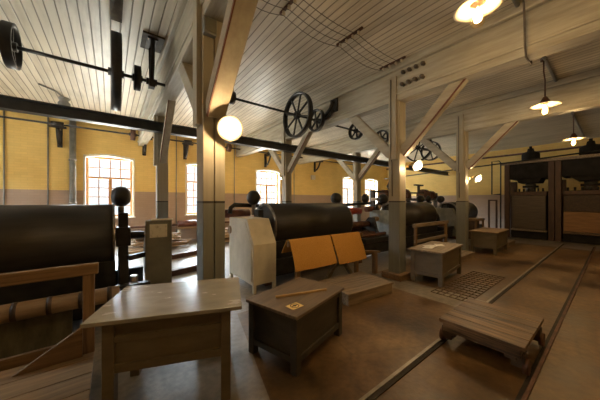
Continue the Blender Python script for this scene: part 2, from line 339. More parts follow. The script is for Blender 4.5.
def make_window(n, l, r, plane, face, sgn):
    """window set back in its reveal; face = wall's inner face, sgn = outward direction"""
    w = bpy.data.objects.new('window_%d' % n, None); COL.objects.link(w)
    w['kind'] = 'structure'
    mid = (l + r) / 2
    w.location = (mid, face, SILL) if plane == 'y' else (face, mid, SILL)
    o = w.location
    def bx(m, a0, a1, z0, z1, d0, d1):
        if plane == 'y': m.box(a0, a1, min(face + sgn * d0, face + sgn * d1), max(face + sgn * d0, face + sgn * d1), z0, z1)
        else: m.box(min(face + sgn * d0, face + sgn * d1), max(face + sgn * d0, face + sgn * d1), a0, a1, z0, z1)
    m = MB(o)                                   # plaster reveal
    bx(m, l, l + .05, SILL, TOP, -.005, .3); bx(m, r - .05, r, SILL, TOP, -.005, .3)
    for k in range(10):
        a0 = l + (r - l) * k / 10; a1 = l + (r - l) * (k + 1) / 10
        zz = TOP + ARC * min(math.sin(math.pi * k / 10), math.sin(math.pi * (k + 1) / 10))
        bx(m, a0, a1, zz - .03, zz + .04, -.005, .3)
    m.build('reveal', 'white_reveal', w)
    m = MB(o); bx(m, l - .03, r + .03, SILL - .04, SILL + .012, -.05, .3); m.build('window_sill', 'white_reveal', w)
    L_, R_ = l + .05, r - .05; B, T = SILL + .012, TOP + .03; TR = B + (T - B) * .635
    m = MB(o); F = .075
    bx(m, L_, L_ + F, B, T, .2, .28); bx(m, R_ - F, R_, B, T, .2, .28)
    bx(m, L_ + F, R_ - F, B, B + F, .2, .28); bx(m, L_ + F, R_ - F, T - F, T, .2, .28); bx(m, L_ + F, R_ - F, TR, TR + .07, .2, .28)
    bx(m, mid - .05, mid + .05, B + F, TR, .2, .28)
    m.build('window_frame', 'window_wood', w)
    m = MB(o); g = .032
    for k in (1, 2, 3):
        a = L_ + F + (R_ - L_ - 2 * F) * k / 4; bx(m, a - g / 2, a + g / 2, TR + .07, T - F, .225, .255)
    a = (TR + .07 + T - F) / 2; bx(m, L_ + F, R_ - F, a - g / 2, a + g / 2, .225, .255)
    for c0, c1 in ((L_ + F, mid - .05), (mid + .05, R_ - F)):
        a = (c0 + c1) / 2; bx(m, a - g / 2, a + g / 2, B + F, TR, .225, .255)
        for k in (1, 2, 3):
            z = B + F + (TR - B - F) * k / 4; bx(m, c0, c1, z - g / 2, z + g / 2, .225, .255)
    m.build('glazing_bars', 'window_wood', w)
    m = MB(o); bx(m, L_ + .02, R_ - .02, B + .02, T - .02, .238, .243); m.build('pane', 'window_glass', w)
    # daylight entering through this window
    ld = bpy.data.lights.new('window_daylight', 'AREA'); ld.shape = 'RECTANGLE'; ld.size = r - l - .1; ld.size_y = TOP - SILL
    ld.energy = 1; ld.cycles.is_portal = True
    lo = bpy.data.objects.new('window_daylight', ld); COL.objects.link(lo)
    zc = (SILL + TOP) / 2
    if plane == 'y': lo.location = (mid, face + sgn * .33, zc); lo.rotation_euler = (R(90), 0, 0) if sgn < 0 else (R(-90), 0, 0)
    else: lo.location = (face + sgn * .33, mid, zc); lo.rotation_euler = (0, R(-90), 0)
SKY = 62
for i, (l, r) in enumerate(WINS): make_window(i + 1, l, r, 'y', Y1, 1)
for i, (l, r) in enumerate(WL): make_window(i + 6, l, r, 'x', X0, -1)

# floor details: two rail slots for the cart and the curb edge
struct(MB().box(.6, 13.3, 1.19, 1.226, .001, .010).build('trim_1', 'groove'))
struct(MB().box(.6, 13.3, .47, .50, .001, .010).build('trim_2', 'groove'))
tag(MB().box(.6, 13.3, 1.228, 1.258, .0, .02).build('cart_rail', 'curb_steel'), 'pale steel floor rail, the left one, nearer the tables', 'rail', 'cart rails')
tag(MB().box(.6, 13.3, .44, .468, .0, .02).build('cart_rail', 'rusty_iron'), 'rusty floor rail, the right one, along the right side of the cart', 'rail', 'cart rails')
m = MB()
for i in range(15): m.box(4.45 + i * .145, 4.461 + i * .145, 1.42, 2.0, .001, .012)
for i in range(7): m.box(4.45, 6.5, 1.42 + i * .096, 1.428 + i * .096, .001, .014)
tag(m.build('floor_grating', 'floor_iron'), 'square-mesh iron grating set in the floor in front of the nearer aisle table', 'grating')

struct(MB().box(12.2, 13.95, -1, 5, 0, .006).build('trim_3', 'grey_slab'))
# ------------------------------------------------------------------ timber posts, beams
BZ0, BZ1 = 3.65, 4.4
BX = [.93, 4.75, 8.32]
bl = ['heavy painted ceiling beam over the nearest post at left', 'heavy painted ceiling beam carrying insulator rows, over the post beside the orange felt', 'heavy painted ceiling beam over the farthest aisle post']
for x, l in zip(BX, bl):
    b = thing('ceiling_beam', l, 'beam', (x, 3.7, BZ0), 0, 'ceiling beams')
    o = (x, 3.7, BZ0)
    MB(o).box(x - .125, x + .125, Y0, Y1, BZ0, BZ1 - .14).build('beam_timber', 'beam_paint', b, .012)
    MB(o).box(x - .19, x + .19, Y0, Y1, BZ1 - .14, BZ1).build('upper_moulding', 'beam_paint', b, .02)
    MB(o).box(x - .15, x + .15, Y0, Y1, BZ0 + .12, BZ0 + .16).build('side_moulding', 'beam_paint', b, .01)
def post(x, y, label, double=False, plinth=False, h=.125):
    p = thing('timber_post', label, 'post', (x, y, 0), 0, 'timber posts under the ceiling beams'); o = (x, y, 0)
    if double:
        MB(o).box(x - h, x - .005, y - h, y + h, 0, BZ0).build('post_half', 'post_paint', p, .008)
        MB(o).box(x + .005, x + h, y - h, y + h, 0, BZ0).build('post_half', 'post_paint', p, .008)
    else: MB(o).box(x - h, x + h, y - h, y + h, 0, BZ0).build('post_shaft', 'post_paint', p, .012)
    MB(o).box(x - h - .055, x - h - .001, y - .08, y + .08, 2.45, 4.15).build('cheek_board', 'post_paint', p, .006)
    for s in (-1, 1):
        MB(o).bar((x, y + s * .12, 2.58), (x, y + s * 1.22, 3.72), .19 if double else .13, .2, (0, -s, 1)).build('brace', 'brace_paint', p, .01)
        if s < 0: bx_ = .098 if double else .068; MB(o).bar((x - bx_, y - .12 - .062, 2.58 - .06), (x - bx_, y - 1.22 - .062, 3.72 - .06), .012, .03, (0, 1, 1)).build('brace_strip', 'brown_stain', p)
    if plinth: MB(o).box(x - .24, x + .24, y - .22, y + .22, 0, .12).build('plinth', 'oak', p, .01)
    return p
post(.925, 2.9, 'large double timber post standing directly behind the nearest table', True)
post(4.77, 2.83, 'timber post on a square plinth beside the orange felt, beige above grey', False, True)
post(8.32, 2.83, 'timber post beside the farther aisle table, its foot on the low step', False)
post(1.0, 6.85, 'rear-row timber post above the grey cabinet with the notice', h=.12)
post(4.73, 6.85, 'rear-row timber post behind the middle drum, beside the third window', h=.12)
post(8.39, 6.85, 'rear-row timber post between the two farthest windows', h=.12)

tag(MB().box(-4.9, 16.9, 6.52, 6.55, 3.2, 3.42).box(-4.9, 16.9, 6.44, 6.63, 3.2, 3.222).box(-4.9, 16.9, 6.44, 6.63, 3.4, 3.422).build('steel_girder', 'black_beam'), 'long black steel girder running the length of the hall below the ceiling', 'girder')

# ------------------------------------------------------------------ line shafts, pulleys and hangers
def spoked(label, loc, r, w, n, name='spoked_pulley', th=.045, group='pulleys on the overhead shafts'):
    p = thing(name, label, 'pulley', loc, 0, group)
    m = MB()
    m.lathe((0, 0, 0), (1, 0, 0), [(r, -w / 2), (r, w / 2), (r - th, w / 2), (r - th, -w / 2), (r, -w / 2)], 40)
    m.build('rim', 'iron', p)
    m = MB()
    for k in range(n):
        a = 2 * math.pi * k / n + .3
        m.bar((0, .06 * math.cos(a), .06 * math.sin(a)), (0, (r - th * .6) * math.cos(a), (r - th * .6) * math.sin(a)), .035, .035, (1, 0, 0))
    m.build('spokes', 'iron', p)
    MB().tube((-w * .55, 0, 0), (w * .55, 0, 0), max(.06, r * .13)).build('hub', 'iron', p)
    return p
SY = 5.0
tag(MB().tube((-1.15, SY, 3.69), (.78, SY, 3.69), .026).build('line_shaft', 'iron'), 'short overhead line shaft at upper left carrying the flat pulleys', 'shaft', 'overhead line shafts')
tag(MB().tube((2.0, SY, 3.79), (11.2, SY, 3.79), .026).build('line_shaft', 'iron'), 'long overhead line shaft carrying the large spoked wheels', 'shaft', 'overhead line shafts')
spoked('iron pulley wheel on the left end of the short shaft, upper left corner', (-1.06, SY, 3.69), .29, .10, 5)
def flat_pulley(label, loc, r, w):
    p = thing('flat_pulley', label, 'pulley', loc, 0, 'pulleys on the overhead shafts')
    MB().lathe((0, 0, 0), (1, 0, 0), [(0, -w / 2), (r, -w / 2), (r * 1.01, 0), (r, w / 2), (0, w / 2)], 48).build('rim', 'iron', p)
    MB().tube((-w * .8, 0, 0), (w * .8, 0, 0), .06).build('hub', 'iron', p)
flat_pulley('tall belt pulley seen edge-on on the short shaft, larger of the two', (.07, SY, 3.69), .59, .13)
flat_pulley('small belt pulley seen edge-on, between the tall pulley and the hanger', (.36, SY, 3.69), .20, .09)
spoked('largest spoked wheel on the long shaft, in the upper middle', (3.77, SY, 3.79), .56, .12, 8)
spoked('small spoked wheel under the hanger, right of the largest wheel', (4.42, SY, 3.79), .30, .1, 6)
spoked('small spoked wheel left of the brace of the middle post', (6.08, SY, 3.79), .27, .1, 6)
spoked('small spoked wheel half hidden behind the middle post', (7.45, SY, 3.79), .27, .1, 6)
spoked('large spoked wheel on the long shaft, seen right of the middle post', (10.0, SY, 3.79), .57, .12, 8)
spoked('spoked wheel at the far end of the long shaft', (11.1, SY, 3.79), .42, .12, 6)
p = thing('shaft_bearing', 'round black bearing on the near end of the long shaft, right of the big post', 'bearing', (2.03, SY, 3.79))
MB().tube((-.07, 0, 0), (.05, 0, 0), .13, n=24).build('bearing_disc', 'iron', p)
MB().tube((-.12, 0, 0), (-.07, 0, 0), .07, n=20).build('end_cap', 'rusty_iron', p)
MB().box(-.03, .03, -.04, .04, .1, ZC - 3.79).build('hanger_rod', 'iron', p)
def hanger(label, loc, top):
    p = thing('shaft_hanger', label, 'hanger', loc, 0, 'cast hangers of the overhead shafts')
    h = top - loc[2]
    MB().box(-.08, .08, -.18, .18, h - .05, h).build('foot_plate', 'iron', p, .006)
    for s in (-1, 1):
        MB().path([(0, s * .16, h - .04), (0, s * .15, h * .6), (0, s * .10, h * .25), (0, s * .05, 0), (0, 0, -.08)], .032).build('arm', 'iron', p)
    MB().tube((-.08, 0, 0), (.08, 0, 0), .055).box(-.045, .045, -.07, .07, -.1, .03).build('bearing', 'iron', p)
    return p
hanger('cast iron hanger holding the right end of the short shaft', (.57, SY, 3.69), ZC)
p = thing('beam_bracket', 'slanting cast bracket on the side of the middle beam beside the small wheel', 'bracket', (4.62, SY, 3.79))
MB().box(-.04, .0, -.62, -.38, .12, .46).build('bracket_plate', 'iron', p, .005)
MB().path([(-.04, -.5, .40), (-.05, -.38, .22), (-.05, -.18, .10), (-.05, 0, .0)], .045).build('bracket_arm', 'iron', p)
MB().path([(-.04, -.5, .16), (-.05, -.3, .03), (-.05, 0, -.03)], .03).build('lower_arm', 'iron', p)
MB().tube((-.12, 0, 0), (-.005, 0, 0), .07).build('bearing', 'iron', p)
hanger('cast iron hanger of the long shaft near the farthest beam', (8.75, SY, 3.79), ZC)
tag(MB().box(.0, .14, 3.3, 4.75, ZC - .012, ZC).build('ceiling_dark_strip', 'ceiling_dark'), 'dark strip on the ceiling, ahead of the tall pulley', 'plank')  # thin dark strip against the ceiling boards
tag(MB().box(.42, .74, 4.75, 5.25, ZC - .03, ZC).build('hanger_shadow', 'ceiling_dark'), 'painted shadow of the hanger plate on the ceiling above the short shaft', 'board')  # thin dark sheet standing in for the shadow of the hanger plate

tag(MB().tube((-4.9, 10.4, 3.93), (13, 10.4, 3.93), .028).build('wall_shaft', 'iron'), 'thin line shaft running along the window wall above the windows', 'shaft', 'overhead line shafts')
def wall_bracket(x, label, strap=True):
    p = thing('wall_bracket', label, 'bracket', (x, Y1, 3.93), 0, 'cast brackets of the wall shaft')
    MB().box(-.06, .06, -.05, 0, -.62, .05).build('wall_plate', 'iron', p, .005)
    MB().path([(0, -.02, -.55), (0, -.22, -.5), (0, -.38, -.34), (0, -.5, -.1)], .045).bar((0, 0, -.05), (0, -.5, -.07), .08, .06).build('bracket_arm', 'iron', p)
    MB().tube((-.14, -.5, 0), (.14, -.5, 0), .085).box(-.2, .2, -.56, -.44, -.1, -.05).build('bearing', 'iron', p)
for x, l in ((-1.28, 'wall shaft bracket at far left, beside the vertical grey pipe'), (1.0, 'wall shaft bracket seen just left of the rear post, right of the first window'),
             (2.42, 'wall shaft bracket between the rear post and the big double post, above the second window'), (6.2, 'wall shaft bracket above the third window'), (9.5, 'wall shaft bracket above the middle drum, right of the third window')):
    wall_bracket(x, l)
for x, r, l in ((.62, .2, 'small dark pulley on the wall shaft above the first window'), (4.1, .17, 'small dark pulley on the wall shaft right of the big double post'), (8.7, .2, 'small dark pulley on the wall shaft, beside the bracket above the middle drum')):
    p = thing('wall_shaft_pulley', l, 'pulley', (x, 10.4, 3.93), 0, 'small pulleys on the wall shaft')
    MB().tube((-.07, 0, 0), (.07, 0, 0), r, n=28).build('rim', 'rusty_iron', p); MB().tube((-.11, 0, 0), (.11, 0, 0), .055).build('hub', 'iron', p)

# ------------------------------------------------------------------ wall pipes, wires, heating
p = thing('drain_pipe', 'grey vertical pipe on the window wall, left of the first window', 'pipe', (-.97, 10.78, 0))
MB().tube((0, 0, 0), (0, 0, ZC), .085, n=20).build('pipe', 'grey_pipe', p)
for z in (1.5, 2.9, 4.0): MB().tube((0, 0, z), (0, 0, z + .06), .1, n=20).box(-.03, .03, .05, .12, z, z + .06).build('clamp', 'grey_pipe', p)
for x, l in ((-2.45, 'thin conduit on the ochre wall at the left edge'), (-1.55, 'thin conduit on the ochre wall left of the grey pipe'), (2.1, 'thin conduit on the wall left of the second window'), (4.55, 'thin conduit on the wall right of the second window'), (8.0, 'thin conduit on the wall right of the third window')):
    tag(MB().tube((x, Y1 - .02, .1), (x, Y1 - .02, ZC), .018, n=8).build('wall_conduit', 'grey_pipe'), l, 'conduit', 'thin conduits on the window wall')
tag(MB().box(9.2, 9.5, Y1 - .1, Y1, 2.85, 3.1).build('wall_fuse_box', 'cream_paint', None, .01), 'small pale box on the ochre wall above the middle drum', 'box')
tag(MB().tube((-4.9, 10.6, .66), (11.5, 10.6, .66), .04, n=10).build('heating_pipe', 'rusty_iron'), 'brown heating pipe running low along the window wall', 'pipe')
p = thing('wall_bench', 'low bench with a dark red roll on it under the second window', 'bench', (2.6, 10.35, 0))
MB().tube((-.55, 0, .72), (.5, 0, .72), .12, n=20).build('cushion_roll', 'brown_leather', p)
MB().box(-.6, .6, -.15, .2, .52, .6).build('seat_board', 'pale_wood', p, .01)
for s in (-.5, .5): MB().box(s - .04, s + .04, -.12, .16, 0, .52).build('leg', 'cream_paint', p)
for (x0, y0, x1, y1, l) in ((.9, 7.35, 2.7, 7.95, 'brown floor beam behind the big double post, farther of two'), (.7, 5.75, 2.0, 6.05, 'dark floor beam behind the big double post, nearer of two')):
    tag(MB().bar((x0, y0, .06), (x1, y1, .06), .12, .12).build('floor_beam', 'rusty_iron'), l, 'beam', 'loose floor beams')

# overhead open wiring on insulators
ys = (2.58, 2.7, 2.84, 2.98)
for i, y in enumerate(ys):
    pts = []
    xs = [1.15, 2.0, 3.2, 4.5]
    for a, b_ in zip(xs, xs[1:]):
        for k in range(7):
            t = k / 7; pts.append((a + (b_ - a) * t, y, ZC - .09 - .05 * math.sin(math.pi * t) * (1 + .3 * i % 2)))
    pts.append((4.5, y, ZC - .09))
    tag(MB().path(pts, .005, 6).build('ceiling_wire', 'cable'), 'thin dark electric wire strung along the ceiling toward the middle beam', 'wire', 'open ceiling wires')
k = 0
for x, l in ((2.0, 'insulator bracket on the ceiling nearest the big post'), (3.2, 'insulator bracket halfway between the two ceiling beams'), (4.5, 'insulator bracket on the ceiling just before the middle beam')):
    p = thing('insulator_bracket', l, 'insulator', (x, 2.78, ZC), 0, 'insulator brackets of the ceiling wires')
    MB().box(-.02, .02, -.28, .28, -.03, 0).build('crossbar', 'rusty_iron', p)
    for y in ys: MB().lathe((0, y - 2.78, -.03), (0, 0, -1), [(0, 0), (.022, 0), (.018, .02), (.028, .03), (.02, .06), (0, .065)], 10).build('insulator', 'porcelain', p)
for r_ in range(2):
    for c_ in range(4):
        q = tag(MB().lathe((4.56 if r_ else 4.6, 2.2 + c_ * .13, 4.15 - r_ * .25), (-1, 0, 0), [(0, -.04), (.03, -.04), (.022, 0), (.04, .02), (.03, .06), (0, .07)], 10).build('beam_insulator', 'cable'),
                'small dark insulator in the %s row on the side of the middle beam' % ('lower' if r_ else 'upper'), 'insulator', 'insulators in the %s row on the middle beam' % ('lower' if r_ else 'upper'))
tag(MB().path([(4.3, .78, ZC - .02), (4.45, .78, ZC - .05), (4.5, .78, 4.2), (4.54, .78, 3.75), (4.6, .78, 3.62), (4.95, .78, 3.62), (4.98, .78, 4.3), (5.2, .78, ZC - .03)], .012).build('beam_conduit', 'cable'), 'thin conduit bent down over the side of the middle beam near the front lamp', 'conduit')
tag(MB().tube((2.0, .86, ZC - .03), (4.56, .86, ZC - .03), .028).tube((4.95, .86, ZC - .03), (8.13, .86, ZC - .03), .028).tube((8.52, .86, ZC - .03), (16, .86, ZC - .03), .028).build('ceiling_conduit', 'grey_pipe'), 'straight grey conduit on the ceiling feeding the aisle lamps', 'conduit')

# ------------------------------------------------------------------ lamps
def point(loc, e, r, c=(1, .68, .34)):
    d = bpy.data.lights.new('lamp_light', 'POINT'); d.energy = e; d.shadow_soft_size = r; d.color = c
    o = bpy.data.objects.new('lamp_light', d); COL.objects.link(o); o.location = loc
def pendant(label, loc, w, e):
    x, y, z = loc
    p = thing('pendant_lamp', label, 'lamp', loc, 0, 'enamel pendant lamps over the aisle')
    MB().lathe((0, 0, 0), (0, 0, 1), [(.07, .02), (w * .7, -.01), (w, -.03), (w, -.037), (w * .7, -.02), (.07, .008), (.07, .02)], 32).build('lamp_shade', 'enamel', p)
    MB().lathe((0, 0, 0), (0, 0, 1), [(.07, .0), (.075, .05), (.05, .10), (.03, .14), (0, .14)], 20).build('lamp_cap', 'rusty_iron', p)
    MB().lathe((0, 0, 0), (0, 0, 1), [(.065, 0), (.075, -.06), (.08, -.14), (.055, -.21), (0, -.235)], 24).build('glass_jar', 'lamp_glass', p)
    MB().lathe((0, 0, -.13), (0, 0, 1), [(0, -.06), (.03, -.04), (.042, 0), (.03, .05), (0, .12)], 16).build('bulb', 'bulb_glow', p)
    MB().path([(0, 0, .13), (0, 0, (ZC - z) * .55), (-.14, 0, (ZC - z) * .7), (-.14, 0, ZC - z - .05)], .012).tube((-.14, 0, ZC - z - .05), (-.14, 0, ZC - z), .05).build('stem', 'rusty_iron', p)
    point((x, y, z - .13), e, .06)
PE = 95
pendant('enamel pendant lamp with glass jar, nearest, at the top edge', (3.07, .9, 3.67), .22, PE)
pendant('enamel pendant lamp with glass jar, second along the aisle ceiling', (6.87, .88, 3.54), .24, PE)
pendant('enamel pendant lamp with glass jar, farthest, above the right press', (10.5, .76, 3.4), .24, PE)
def arm_lamp(label, px, py, ax, ay, z, e, r=.14):
    """round enamel reflector on a curved arm fixed to the post's aisle face, tipped toward the aisle"""
    p = thing('post_lamp', label, 'lamp', (px, py, z), 0, 'reflector lamps on the aisle posts')
    dx, dy = ax - px, ay - py
    MB().path([(0, 0, 0), (dx * .4, dy * .4, .05), (dx * .9, dy * .7, .1), (dx, dy + .0, .1)], .012).build('lamp_arm', 'brass', p)
    MB().tube((0, .0, 0), (0, math.copysign(.02, dy), 0), .04).build('rose', 'brass', p)
    d = Vector((-.25, -1 if ay < py else .6, -.55)).normalized()
    c = Vector((dx, dy, .02))
    MB().lathe(c, -d, [(.03, .1), (.045, .05), (r * .7, .02), (r, -.02), (r, -.027), (r * .7, .01), (.04, .035), (.03, .1)], 28).build('lamp_shade', 'enamel', p)
    MB().lathe(c + d * .03, d, [(0, -.06), (.05, -.04), (.075, 0), (.06, .045), (0, .08)], 20).build('bulb', 'bulb_glow_white', p)
    w = Vector((px, py, z)) + c + d * .05
    point(w, e, .09, (1, .66, .32))
arm_lamp('round reflector lamp glowing white on the big double post at left', 1.0, 2.775, 1.045, 2.62, 2.385, 55)
arm_lamp('round reflector lamp glowing on the middle post, before the large wheel', 4.935, 2.70, 5.12, 2.58, 2.33, 50, .13)
arm_lamp('small glowing reflector lamp on the farthest aisle post', 8.445, 2.70, 8.85, 2.6, 2.27, 45, .13)
arm_lamp('small reflector lamp behind the rear post, beside the first window', 1.0, 6.97, 1.05, 7.25, 2.45, 160, .13)
arm_lamp('small reflector lamp behind the rear post right of the third window', 4.73, 6.97, 4.8, 7.25, 2.45, 160, .13)
arm_lamp('small glowing reflector lamp on the rear post between the two farthest windows', 8.39, 6.97, 8.75, 7.2, 2.45, 160, .13)
pendant('added enamel pendant lamp out of view, over the near floor', (-2.2, .2, 3.6), .24, PE)  # unseen lamp, added to brighten the near side of the hall
pendant('added enamel pendant lamp out of view, beyond the right edge', (3.4, -1.8, 3.6), .24, PE)  # second added lamp outside the view, warm fill for the near side

# ------------------------------------------------------------------ drum machines
def machine(X, label, ext=1.4, left=.6, roller=True, red=True):
    p = thing('drum_machine', label, 'machine', (X, 4.6, 0), 0, 'drum machines in a row behind the aisle posts')
    L0, Rr, zc = -2.28, .48, 1.07
    d = MB().lathe((0, 0, zc), (1, 0, 0), [(0, L0 + .02), (Rr - .06, L0 + .02), (Rr - .05, L0), (Rr, L0), (Rr, 0), (Rr - .05, 0), (Rr - .06, -.02), (0, -.02)], 64).build('drum', 'drum_black', p)
    for x in (L0 - .004, .004):
        MB().lathe((x, 0, zc), (1, 0, 0), [(Rr - .05, -.012), (Rr + .006, -.012), (Rr + .006, .012), (Rr - .05, .012), (Rr - .05, -.012)], 64).build('drum_rim', 'worn_steel', d)
    MB().tube((L0 - .35, 0, zc), (.35, 0, zc), .06).build('axle', 'worn_steel', p)
    for x in (L0 - .14, .12):
        f = MB().prism([(-.42, 0), (.42, 0), (.30, .55), (.12, .95), (.10, 1.42), (-.10, 1.42), (-.12, .95), (-.30, .55)], 'x', x - .06, x + .06).build('side_frame', 'iron', p, .01)
        MB().box(x - .09, x + .09, -.14, .14, zc - .14, zc + .14).build('bearing_block', 'iron', f, .01)
        w = MB().lathe((x - .02, .2, 1.67), (1, 0, 0), [(0, -.13), (.09, -.12), (.15, -.06), (.16, 0), (.15, .06), (.09, .12), (0, .13)], 24).build('adjusting_wheel', 'iron', p)
        MB().tube((x - .02, .2, 1.3), (x - .02, .2, 1.67), .04).build('wheel_spindle', 'worn_steel', w)
    for y in (-.5, .5):
        MB().box(L0 - .35, ext, y - .06, y + .06, .16, .46).build('bed_beam', 'iron', p, .01)
    MB().prism([(-.44, .1), (.44, .1), (.44, .5), (-.40, .5), (-.46, .8), (-.5, .8)], 'x', L0 - .1, .02).build('trough', 'iron', p)
    for x in (L0 - .3, .1): MB().box(x, x + .18, -.56, .56, 0, .16).build('foot', 'rusty_iron', p)
    if left: MB().path([(L0 + .02, .3, 1.49), (L0 - left, .3, 1.52), (L0 - left - .08, .3, 1.46), (L0 - left - .1, .3, 1.34)], .045, 10).build('feed_arm', 'iron', p)
    if ext > 1:
        MB().path([(.2, .35, 1.25), (.24, .35, 1.4), (.35, .35, 1.47), (ext + .15, .35, 1.53)], .045, 10).build('feed_arm', 'iron', p)
        w = MB().lathe((ext - .1, .35, 1.68), (0, 1, 0), [(0, -.09), (.08, -.08), (.15, -.03), (.15, .03), (.08, .08), (0, .09)], 24).build('adjusting_wheel', 'iron', p)
        MB().tube((ext - .1, .35, 1.53), (ext - .1, .35, 1.68), .025).build('wheel_spindle', 'worn_steel', w)
        if red: MB().tube((1.0, .62, 1.27), (1.65, .62, 1.27), .11, n=24).build('red_roller', 'red_roller', p)
        MB().tube((.45, .1, .9), (ext, .1, .9), .09).build('rear_roller', 'rusty_iron', p)
        MB().tube((.45, .4, .72), (ext, .4, .72), .09).build('rear_roller', 'rusty_iron', p)
        MB().box(.35, ext, -.62, .1, .48, .6).build('delivery_tray', 'iron', p, .01)
        m = MB()
        for q in (ext - .25,): m.prism([(-.3, .1), (.5, .1), (.4, .8), (.1, 1.1), (-.1, 1.1), (-.22, .7)], 'x', q - .03, q + .03)
        m.build('end_frame', 'iron', p, .008)
        for i in range(4): MB().tube((.45, -.35 + i * .24, .64), (ext - .08, -.35 + i * .24, .64), .05).build('carrier_roller', 'rusty_iron', p)
    if left:
        MB().tube((L0 - .75, .45, 1.33), (L0 - .15, .45, 1.33), .09, n=20).build('leather_roller', 'brown_leather', p)
        MB().tube((L0 - .7, .2, 1.02), (L0 - .1, .2, 1.02), .08, n=20).build('wood_roller', 'pale_wood', p)
    if roller:
        r = MB().tube((-2.8, -1.05, .53), (.05, -1.05, .53), .085, n=24).build('front_roller', 'pale_wood', p)
        for i in range(12): MB().tube((-2.7 + i * .24, -1.05, .53), (-2.66 + i * .24, -1.05, .53), .09, n=24).build('strap', 'cart_dark', r)
        for x in (-2.84, .03): MB().box(x - .04, x + .04, -1.14, -.5, .16, .44).build('roller_bracket', 'iron', p)
        MB().box(-2.8, -.36, -.98, -.93, .05, .42).build('lower_panel', 'olive_panel', p, .005)
    return p
m1 = machine(.03, 'large black drum machine at the left edge behind the wooden railing', .42, 0, True, False)
m2 = machine(4.88, 'black drum machine behind the orange felt sheets', 1.7, .55, False)
m3 = machine(9.68, 'black drum machine seen just right of the middle post', 1.2, .3, False)
m4 = machine(14.05, 'farthest black drum machine, its round end seen past the last post', .42, 0, False, False)
# extra gear of the first machine
MB((.03, 4.6, 0)).tube((.44, 4.6, .72), (.47, 4.6, .72), .33, n=32).build('gear_wheel', 'iron', m1)
MB((.03, 4.6, 0)).bar((.2, 4.3, .78), (.5, 4.42, .80), .06, .07).build('side_lever', 'iron', m1)
MB((.03, 4.6, 0)).tube((.2, 4.55, 1.08), (.42, 4.55, 1.08), .05).build('shaft_stub', 'iron', m1)
MB((.03, 4.6, 0)).tube((.27, 4.3, .3), (.27, 4.3, .52), .05).build('oil_cup', 'worn_steel', m1)

def guard(X, y0, y1, w, mat, label, ztop=1.27, lx=0):
    p = thing('gear_guard', label, 'cabinet', (X, y0, 0), 0, 'sheet covers beside the drum machines'); o = (X, y0, 0)
    MB(o).prism([(y0, .14), (y1, .14), (y1, ztop), (y0 + .26, ztop), (y0, .84)], 'x', X, X + w).build('cover', mat, p, .008)
    for yy in (y0 + .03, y1 - .03):
        for xx in (X + .03, X + w - .03): MB(o).box(xx - .028, xx + .028, yy - .028, yy + .028, 0, .16).build('leg', mat, p)
    MB(o).prism([(y0 + .06, .2), (y1 - .06, .2), (y1 - .06, ztop - .06), (y0 + .3, ztop - .06), (y0 + .06, .84)], 'x', X - .012, X).build('side_panel', mat, p, .003)
guard(1.93, 3.80, 4.87, .46, 'cream_paint', 'cream sheet-metal machine cover standing right of the big double post')
guard(6.9, 4.15, 5.1, .12, 'blue_grey_paint', 'blue-grey machine cover half hidden behind the middle post', 1.3)
guard(11.25, 3.95, 5.1, .2, 'olive_grey_paint', 'dark grey machine cover between the two drums right of the middle post', 1.3)
p = thing('switch_cabinet', 'olive grey cabinet with a pale paper notice, left of the big double post', 'cabinet', (.585, 4.3, 0), R(-6))
MB().box(-.175, .175, -.05, .16, .05, 1.30).build('cabinet_body', 'olive_grey_paint', p, .008)
MB().box(-.165, .165, -.06, -.05, .1, 1.27).build('door', 'olive_grey_paint', p, .004)
MB().box(-.12, .11, -.066, -.061, 1.05, 1.25).build('paper_notice', 'paper', p)
MB().box(-.15, .15, -.03, .14, 0, .05).build('base', 'iron', p)
MB().bar((-.1, .02, 1.315), (.19, .05, 1.315), .06, .02).build('loose_plate', 'white_reveal', p)

# far machinery clutter above the third drum
p = thing('feed_gantry', 'black horizontal machine gantry with wheels above the third drum', 'machine', (10.0, 5.4, 0))
MB().bar((-2.6, 0, 1.95), (2.6, 0, 1.95), .06, .06).build('top_bar', 'iron', p)
MB().bar((-2.6, -.1, 1.66), (2.6, -.1, 1.66), .22, .10).build('lower_bar', 'worn_steel', p)
for x in (-2.5, 0, 2.5): MB().box(x - .05, x + .05, -.08, .08, 0, 1.98).build('upright', 'iron', p)
for x, r_ in ((-1.7, .17), (-.3, .25), (1.4, .28), (2.1, .22)): MB().tube((x - .12, .05, 1.86), (x + .12, .05, 1.86), r_, n=24).build('wheel', 'rusty_iron', p)
MB().box(.8, .9, -.04, .04, 1.95, 2.3).box(.5, 1.2, -.05, .05, 2.27, 2.33).build('tee_handle', 'iron', p)
MB().lathe((-1.35, 0, 2.05), (0, 0, 1), [(0, -.05), (.1, 0), (.17, .12), (.1, .25), (.05, .4), (0, .45)], 16).build('oil_reservoir', 'iron', p)
MB().box(-.2, .5, .15, .35, 1.72, 1.95).build('gear_box', 'olive_panel', p)

